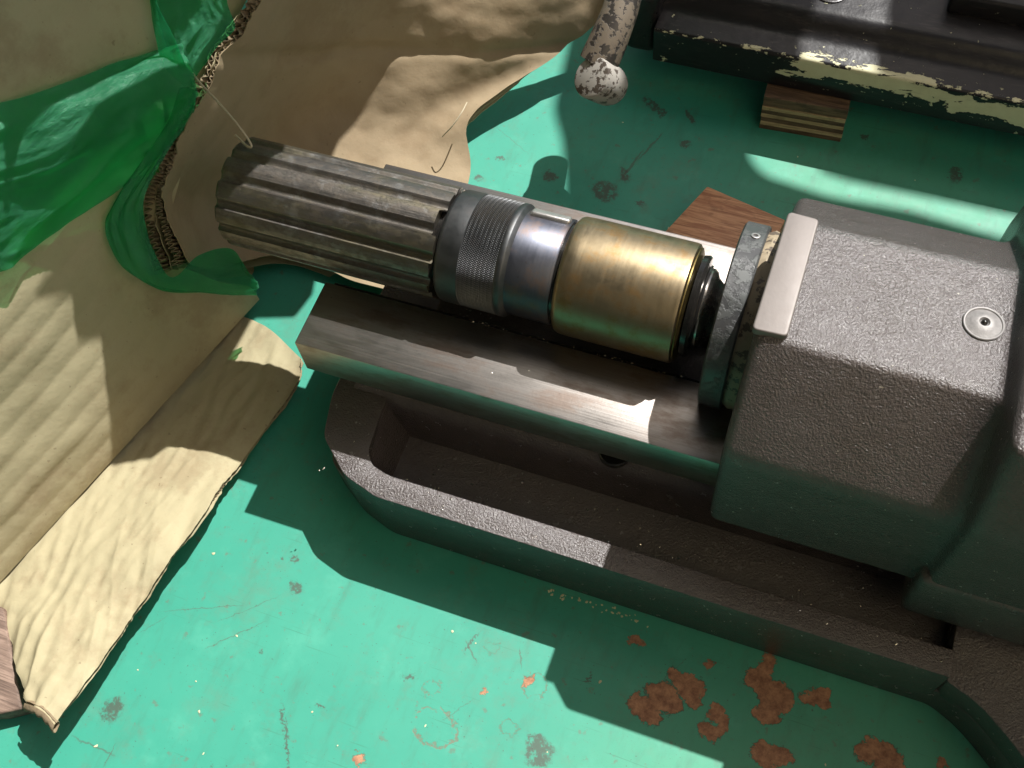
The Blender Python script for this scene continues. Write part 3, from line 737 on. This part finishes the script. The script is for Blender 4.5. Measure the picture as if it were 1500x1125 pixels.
# ------------------------------------------------------------------ black machine bed in the background
bed = thing("machine_bed", "black painted machine bed with flaking cream patches, standing on a plywood block", "machine", (0, 66, 0))
pr_b = round_poly([(63.0, 3.6), (63.0, 6.85), (65.3, 7.0), (66.1, 8.5), (84, 8.5), (84, 3.6)], [.15, .3, .8, .7, .4, .2], 5)
link("bed", loft([[(x, a, b) for a, b in [(66 + (p[0] - 66) * s, 6 + (p[1] - 6) * s) for p in pr_b]] for x, s in ((-16.1, .985), (-16.0, 1.0), (0, 1), (12, 1), (60, 1))]), 'black', bed, smooth=40)
for cx, cy in ((-4.0, 68.6), (9.0, 69.8)):
    h = link("bolt_hole", axis_lathe([(0, 0.9), (0, 1.25), (0.1, 1.25), (0.14, 1.15), (0.1, 0.95), (-0.6, 0.9), (-0.6, 0.01), (-0.7, 0.01), (-0.7, 0.9)], (cx, cy, 8.5), (0, 0, 1), 40), 'darkiron', bed)
bm = bmesh.new(); box_bm(bm, 4.4, 40, 68.6, 82, 8.4, 10.2, 0.3, 3); link("raised_pad", from_bm(bm), 'black', bed)
bm = bmesh.new(); box_bm(bm, -18.9, -16.05, 63.8, 82, 3.2, 9.4, 0.8, 4); link("end_casting", from_bm(bm), 'darkiron', bed)
lev = link("lever", tube([(-17.6, 61.4, 13.2), (-17.6, 58.7, 12.0), (-17.9, 57.1, 10.8), (-18.3, 56.0, 9.6)], [1.25, 1.3, 1.4, 1.45], 28), 'armpaint', bed)
kdir = (-0.42, -0.50, 0.76)
link("lever_knob", axis_lathe([(-2.8, 0.01), (-2.8, 1.3), (-2.3, 1.48), (-0.15, 1.52), (0.02, 1.46), (0.08, 1.35), (0.10, 0.01)], (-18.25, 54.2, 10.0), kdir, 56), 'knobpaint', lev)

# plywood block under the bed: each ply a part
ply = thing("plywood_block", "small layered plywood block wedged under the black machine bed", "wood block", (-3.6, 64, 0))
zc = 0.0
for i, h in enumerate((0.46, 0.40, 0.44, 0.38, 0.46, 0.40, 0.50, 0.55)):
    dx = random.uniform(-.05, .05); dy = random.uniform(-.05, .05)
    P4 = Matrix.Translation((-3.6, 64, 0)) @ Matrix.Rotation(R(3), 4, 'Z') @ Matrix.Translation((3.6, -64, 0))
    bm = bmesh.new(); box_bm(bm, -6.9 + dx, -0.5 + dx, 61.9 + dy, 68, zc, zc + h - 0.012, 0.03, 1, P4)
    link("ply", from_bm(bm), 'plydark' if i % 2 == 0 or i == 7 else 'plylight', ply); zc += h

# reddish block behind the machine
wb = prism([(-11.4, 43.5), (-5.0, 41.4), (-1.0, 47.3), (-3.0, 51.3), (-8.9, 52.6)][0:5] if False else [(-12.2, 43.6), (-3.8, 43.0), (-2.6, 51.2), (-8.8, 52.6)], 0.05, 3.0, 0.12, 2)
tag(link("wood_block", wb, 'redwood', base=(-6, 48, 0)), "oily reddish brown wood block lying behind the steel rails", "wood block")

# ------------------------------------------------------------------ cardboard
def jag(v, o, amp=1.0):
    return amp * (0.6 * noise.noise(Vector((v * 9, o, 1))) + 0.3 * noise.noise(Vector((v * 27, o, 5))) + 0.18 * noise.noise(Vector((v * 80, o, 9))))

def liner(name, S, nu, nv, off, t, parent, mat='card', fn=None, j0=0.0, j1=0.0, gap=None):
    def T_(u, v):
        uu = u + j0 * (jag(v, 3 + off) + .3) * (1 - u) ** 12 - j1 * (jag(v, 8 + off) + .3) * u ** 10
        return S(max(-.02, min(1, uu)), v)
    def f2(p, n, u, v):
        q = p - n * off * (gap(v) if gap else 1)
        if fn: q = q + n * fn(p, u, v)
        return q
    V, F = grid(T_, nu, nv, f2)
    me, _ = thick(V, F, nu, nv, t)
    return link(name, me, mat, parent, smooth=60)
def fluting(name, S, nv, u0, u1, off, amp, waves, parent, fn=None, crumple=0.0, nu=6, gap=None):
    def f2(p, n, u, v):
        g_ = gap(v) if gap else 1
        q = p - n * max(0.06, off * g_ + amp * g_ ** 0.7 * math.sin(2 * math.pi * waves * v + 2.5 * noise.noise(Vector((v * 14, off, 0)))) + crumple * N3(p, 1.6, 4) * (1 - u * 0.6))
        if fn: q = q + n * fn(p, u0 + (u1 - u0) * u, v)
        return q
    V, F = grid(lambda u, v: S(u0 + (u1 - u0) * u, v), nu, nv, f2)
    me, _ = thick(V, F, nu, nv, 0.035)
    return link(name, me, 'fluting', parent, smooth=60)

boxo = thing("cardboard_box", "torn corrugated cardboard box with its end bent open around the fluted drum", "cardboard box", (-42, 25, 0))
# side wall: leans slightly outwards, flute waves run along it
A_ = Vector((-45.4, 8.6, 0.75)); B_ = Vector((-38.5, 33.7, 0.75))
dd = (B_ - A_).normalized(); nh = Vector((dd.y, -dd.x, 0))
upv = Vector((0, 0, 1)) * math.cos(R(10)) - nh * math.sin(R(10))
WEND = [(0, 27), (1.5, 27), (4, 25.2), (8, 23.4), (11, 24.2), (14, 28), (17.5, 33.5), (20, 39), (41, 44)]
def wend(h):
    for (a, x), (b, y) in zip(WEND, WEND[1:]):
        if h <= b: return x + (y - x) * max(0, h - a) / (b - a)
    return 44
def wallS(u, v): return A_ + dd * (-14 + (14 + wend(40 * v)) * u) + upv * (40 * v)
def wall_relief(p, u, v):
    q = (p - A_); s = q.dot(dd); h = q.dot(upv)
    fan = h - 0.07 * (s - 10) * (h / 14)
    w = 0.05 * abs(math.sin(math.pi * fan / 1.75)) + 0.02 * N3(p, 0.3, 7)
    big = 0.5 * N3(p, 0.09, 3) + 0.12 * N3(p, 0.4, 1)
    corner = 0.9 * max(0, (s - 22) / 10) ** 2
    return w * (0.5 + 0.7 * max(0, min(1, (26 - s) / 10))) + big * min(1, h / 4) - corner * 0
V, F = grid(wallS, 120, 260, lambda p, n, u, v: p + Vector((nh.x, nh.y, 0.2)).normalized() * wall_relief(p, u, v))
me, _ = thick(V, F, 120, 260, 0.35)
link("side_panel", me, 'card', boxo, smooth=60)

FS = surf(FLAP)
GS = -1
fgap = lambda v: 0.9 + 1.9 * max(0, min(1, (v - 0.66) / 0.3)) + 0.25 * noise.noise(Vector((v * 11, 2, 2)))
flf = lambda p, u, v: 0.35 * N3(p, 0.22, 2) + 0.10 * N3(p, 0.8, 6) - 0.30 * math.exp(-((v - 0.33 - 0.03 * u) / 0.02) ** 2)
fpan = liner("end_panel", FS, 110, 130, 0.0, 0.07, boxo, mat="cardbrown", fn=flf, j0=0.035, j1=0.004)
tag(fpan, "brown inner panel curving down behind the drum")
liner("inner_liner", FS, 60, 260, 0.42, 0.05, fpan, fn=flf, j0=0.045, j1=0.01, gap=fgap)
liner("outer_liner", FS, 60, 260, 0.86, 0.06, fpan, fn=flf, j0=0.05, j1=0.02, gap=fgap)
fluting("torn_fluting", FS, 1100, 0.012, 0.08, 0.22, 0.13, 74, fpan, flf, 0.42, gap=fgap)
fluting("torn_fluting", FS, 1100, 0.006, 0.08, 0.64, 0.13, 60, fpan, flf, 0.5, gap=fgap)

sheet = thing("cardboard_sheet", "long crumpled cardboard strip lying on the green floor below the box wall", "cardboard", (-36, 18, 0))
SS = surf(SHEET)
GS = 1
def shf(p, u, v):
    r = 0.09 * N3((p.x * 2.2, p.y * 0.35, 0), 0.7, 2) + 0.10 * N3(p, 0.5, 5)
    k = max(0, min(1, (0.62 - v) / 0.3))
    r += k * 0.24 * (0.35 - abs(1.7 * N3((p.x * 1.5 + p.y * 0.5, p.y * 0.20, 0), 0.55, 9))) + 0.09 * (0.3 - abs(1.5 * N3((p.x * 1.2 - p.y * 0.3, p.y * 0.3, 3), 0.9, 5))) + k * 0.09 * N3(p, 1.1, 7)
    r += 0.03 * math.sin(u * 19)
    return r
top = liner("top_liner", SS, 110, 260, 0.0, 0.05, sheet, fn=shf, j1=0.035)
liner("bottom_liner", SS, 50, 260, 0.36, 0.05, sheet, fn=shf, j1=0.05)
fluting("edge_fluting", SS, 900, 0.80, 0.975, 0.19, 0.13, 88, sheet, shf, 0.05)
# rolled torn end
ends = [Vector(SHEET[0][i]) for i in range(4)]
Vr = []; nr = 60
for j in range(nr + 1):
    u = j / nr
    p = SS(u, 0.0)
    for k in range(13):
        a = k / 12 * R(330)
        r_ = 0.42 * (1 - 0.045 * k) * (1 + 0.35 * N3((u * 9, k * 0.4, 2)))
        Vr.append(p + Vector((0.0, -1, 0)) * math.sin(a) * r_ + Vector((0.02, 0, -1)) * (1 - math.cos(a)) * r_ + Vector((0, 0, 0.0)))
Fr = [(j * 13 + k, j * 13 + k + 1, (j + 1) * 13 + k + 1, (j + 1) * 13 + k) for j in range(nr) for k in range(12)]
me, _ = thick(Vr, Fr, 12, nr, 0.05)
link("rolled_end", me, 'fluting', sheet, smooth=60)

# plank under the cardboard at the lower left
plk = prism([tuple(p) for p in PLANK], 0.02, 1.6, 0.18, 3)
tag(link("plank", plk, 'greywood', base=(-44, 4, 0)), "weathered brown plank poking out from under the cardboard strip", "plank")

# ------------------------------------------------------------------ green film
GS = None
film = thing("plastic_film", "torn translucent green plastic film draped over the cardboard box edge", "plastic film", (-42, 28, 0))
def film_piece(name, T, nu, nv, amp, seed, label=None):
    S_ = surf(T)
    def f2(p, n, u, v):
        c1 = noise.noise(Vector((u * 3.2 + 0.9 * v, v * 2.0, seed)))
        c2 = noise.noise(Vector((u * 7.5 - 1.6 * v, v * 4.5, seed + 4)))
        c3 = noise.noise(Vector((u * 15, v * 11, seed + 8)))
        r = amp * (0.95 * (0.5 - abs(c1)) + 0.26 * (0.4 - abs(c2)) + 0.07 * (0.3 - abs(c3)))
        return p + n * r
    V, F = grid(S_, nu, nv, f2)
    me, _ = thick(V, F, nu, nv, 0.008)
    o = link(name, me, 'film', film, smooth=60)
    return o
film_piece("stretched_swath", FILM_A, 90, 170, 1.2, 2)
film_piece("twisted_spike", FILM_B, 16, 60, 0.2, 5)
film_piece("crinkled_fold", FILM_C, 70, 80, 0.8, 7)
film_piece("edge_wrap", FILM_D, 50, 220, 0.6, 11)

# loose fibres
def smooth_pts(T, n=30):
    P = [Vector(p) for p in T]
    return [catmull(P, i / n) for i in range(n + 1)]
tag(link("loose_thread", tube(smooth_pts(WIRE), 0.07, 8), 'thread', base=WIRE[0]), "thin pale thread hanging from the torn cardboard edge onto the fluted drum", "thread")
tag(link("paper_fibre", tube(smooth_pts(FIBRE), [0.05] * 31, 8), 'thread', base=FIBRE[0]), "short pale paper fibre standing on the brown panel behind the drum", "fibre")

# ------------------------------------------------------------------ crumbs of paint and swarf
def crumbs(name, pts, mat, lo, hi, label, cat):
    bm = bmesh.new()
    for x, y, z in pts:
        b2 = bmesh.new(); bmesh.ops.create_icosphere(b2, subdivisions=1, radius=1)
        for v in b2.verts: v.co *= random.uniform(.6, 1.2)
        s = random.uniform(lo, hi)
        b2.transform(Matrix.Translation((x, y, z + s * 0.25)) @ Matrix.Rotation(random.uniform(0, 6), 4, 'Z') @ Matrix.Diagonal((s * random.uniform(.8, 2), s, s * 0.35, 1)))
        me = bpy.data.meshes.new("t"); b2.to_mesh(me); b2.free(); bm.from_mesh(me); bpy.data.meshes.remove(me)
    return tag(link(name, from_bm(bm), mat, smooth=None), label, cat, kind='stuff')
pts = [(-10.5 + random.random() * 7, 20.0 + random.random() * .55, 0) for _ in range(34)] + [(random.uniform(-34, 18), random.uniform(-1, 18), 0) for _ in range(26)] + [(random.uniform(-18, 10), random.uniform(45, 60), 0) for _ in range(14)]
crumbs("paint_crumbs", pts, 'crumb', 0.04, 0.10, "tiny pale paint crumbs scattered on the green floor", "crumbs")
rnd = random.Random(4)
pts = [(rnd.uniform(-21, 12), rnd.uniform(23, 26), 3.15) for _ in range(60)] + [(rnd.uniform(-27, 13), rnd.uniform(21, 22.2), 6.4) for _ in range(14)] + [(-21.2, 23.6, 3.15), (-19.3, 25.2, 3.15), (-8.4, 25.0, 3.15), (1.6, 25.2, 3.15), (2.2, 25.3, 3.15), (8.2, 24.4, 3.15), (-24.9, 27.5, 6.4), (-14, 29, 12.5), (-16, 28.2, 12.5)] + [(random.uniform(-20, -5), 31.3 + random.random() * .3, 12.12) for _ in range(40)]
crumbs("metal_swarf", pts, 'swarf', 0.03, 0.07, "bright specks of metal swarf along the rail slot and in the trough", "swarf")

# ------------------------------------------------------------------ unseen pieces added above and beside the frame to shape light and shade
# unseen panel added to shade wall, end panel and drum; slit lights the film
zt = 39.3
ex = [(-34.2, 64), (-34.4, 56), (-34.8, 53.2), (-35.3, 52.2), (-36.5, 51.2), (-37.3, 49.6), (-38.4, 47.2), (-38.3, 44), (-35.8, 40), (-34.9, 36.6), (-35.3, 34.6), (-38.2, 33.6), (-38.4, 29), (-37.3, 24.6), (-38.3, 22.6), (-39.9, 20.2), (-42.4, 19.1), (-43.9, 19.2), (-45.1, 19.5), (-46.0, 17.6), (-46.9, 17.5), (-48.2, 14.5), (-48.1, 15.6), (-47.5, 18.4), (-46.3, 22), (-44.6, 26.6), (-43.8, 30.6), (-44.2, 31.6), (-45.5, 28.4), (-47.1, 23.6), (-48.4, 19.2), (-49.3, 16.0), (-50.0, 13.6), (-49.7, 12.2), (-50.6, 12.8), (-53, 11.5)]
fp = [(a + .3 * zt, b + .61 * zt) for a, b in ex]
fp += [(-50.0, 30.5), (-46.0, 40.0), (-44.0, 52.0), (-43, 88)]
link("shade_panel", prism(fp, zt, zt + 0.5, 0.0), 'card', boxo, smooth=None)
# plate added out of view, cut to the shade outline, on its column
ez = 100.0
ea = [(-24, 70), (-22.5, 60.5), (-20.7, 57.5), (-19.2, 53.6), (-17.8, 49.1), (-17, 44), (60, 44), (60, 90), (-3, 90), (-1.6, 64), (-0.6, 60.2), (1.5, 59.9), (34, 60.5), (36, 58.4), (34, 56.2), (13, 56.4), (6, 57.0), (0, 56.6), (-5.2, 57.2), (-6.8, 58.6), (-7.3, 61), (-7.5, 70)]
link("shade_plate", prism(round_poly([(a + .3 * ez, b + .61 * ez) for a, b in ea], .8, 4), ez, ez + 2.5, 0.0), 'darkiron', bed)
bm = bmesh.new(); box_bm(bm, 52, 64, 128, 142, 0, 100, 1.0); link("shade_post", from_bm(bm), 'darkiron', bed)
# low block and high cover, both unseen, added to cut bounce and sky light
wbp = [(-260, -14), (-40, -8), (0, -3), (30, 6), (60, 12), (200, 12), (200, -240), (-260, -240)]
bm = bmesh.new(); prism_bm(bm, [(a, b - 1.5) for a, b in wbp], 0, 30, 0.0); prism_bm(bm, wbp, 30, 33, 0.4, 2)
tag(link("bounce_blocker", from_bm(bm), 'blocker', base=(0, -100, 0)), "unseen low dark block, added to cut floor bounce onto the machine front", "bounce_blocker")
def flat(poly, z): return pydata([(p[0], p[1], z) for p in poly], [tuple(range(len(poly)))])
zr = 260.0
added_cover = thing("sky_cover", "unseen dark cover with one translucent sheet, added to cut sky light", "light_cover", (-100, 0, zr))
link("sky_cover_sheet", prism([(-900, -900), (-900, 1.62 * zr), (-0.5 * zr, 1.62 * zr), (-0.37 * zr, 0.75 * zr), (-0.37 * zr, 0.44 * zr), (0.05 * zr, 0.40 * zr), (0.10 * zr, -900)], zr, zr + 3, 0.0), 'blocker', added_cover, smooth=None)
link("rail_fill_sheet", flat([(-0.365 * zr, 0.45 * zr), (-0.365 * zr, 0.72 * zr), (0.045 * zr, 0.72 * zr), (0.045 * zr, 0.42 * zr)], zr + 0.5), 'rail_fill', added_cover, smooth=None)  # unseen pale sheet added to brighten the reflection in the rail
bm = bmesh.new()
for k in range(8): box_bm(bm, -800 + k * 110, -788 + k * 110, -800, 70, zr - 14, zr + 0.3, 0.0)
link("reflection_bar", from_bm(bm), 'blocker', added_cover, smooth=None)  # unseen bars added for dark streaks in the metal reflections
za = 112.0  # unseen translucent sheet added as warm fill from the right
aw = thing("fill_screen", "unseen yellow translucent sheet, added for warm fill on the right side of the machine", "fill_screen", (60, 0, za))
link("fill_screen_sheet", flat([(21, -150), (21, 26), (200, 26), (200, -150)], za + 0.2), 'warm_fill', aw, smooth=None)
bm = bmesh.new()
for k in range(5): box_bm(bm, 30 + k * 50, 34 + k * 50, -150, 26, za - 4, za + 0.1, 0.0)
link("fill_screen_batten", from_bm(bm), 'blocker', aw, smooth=None)
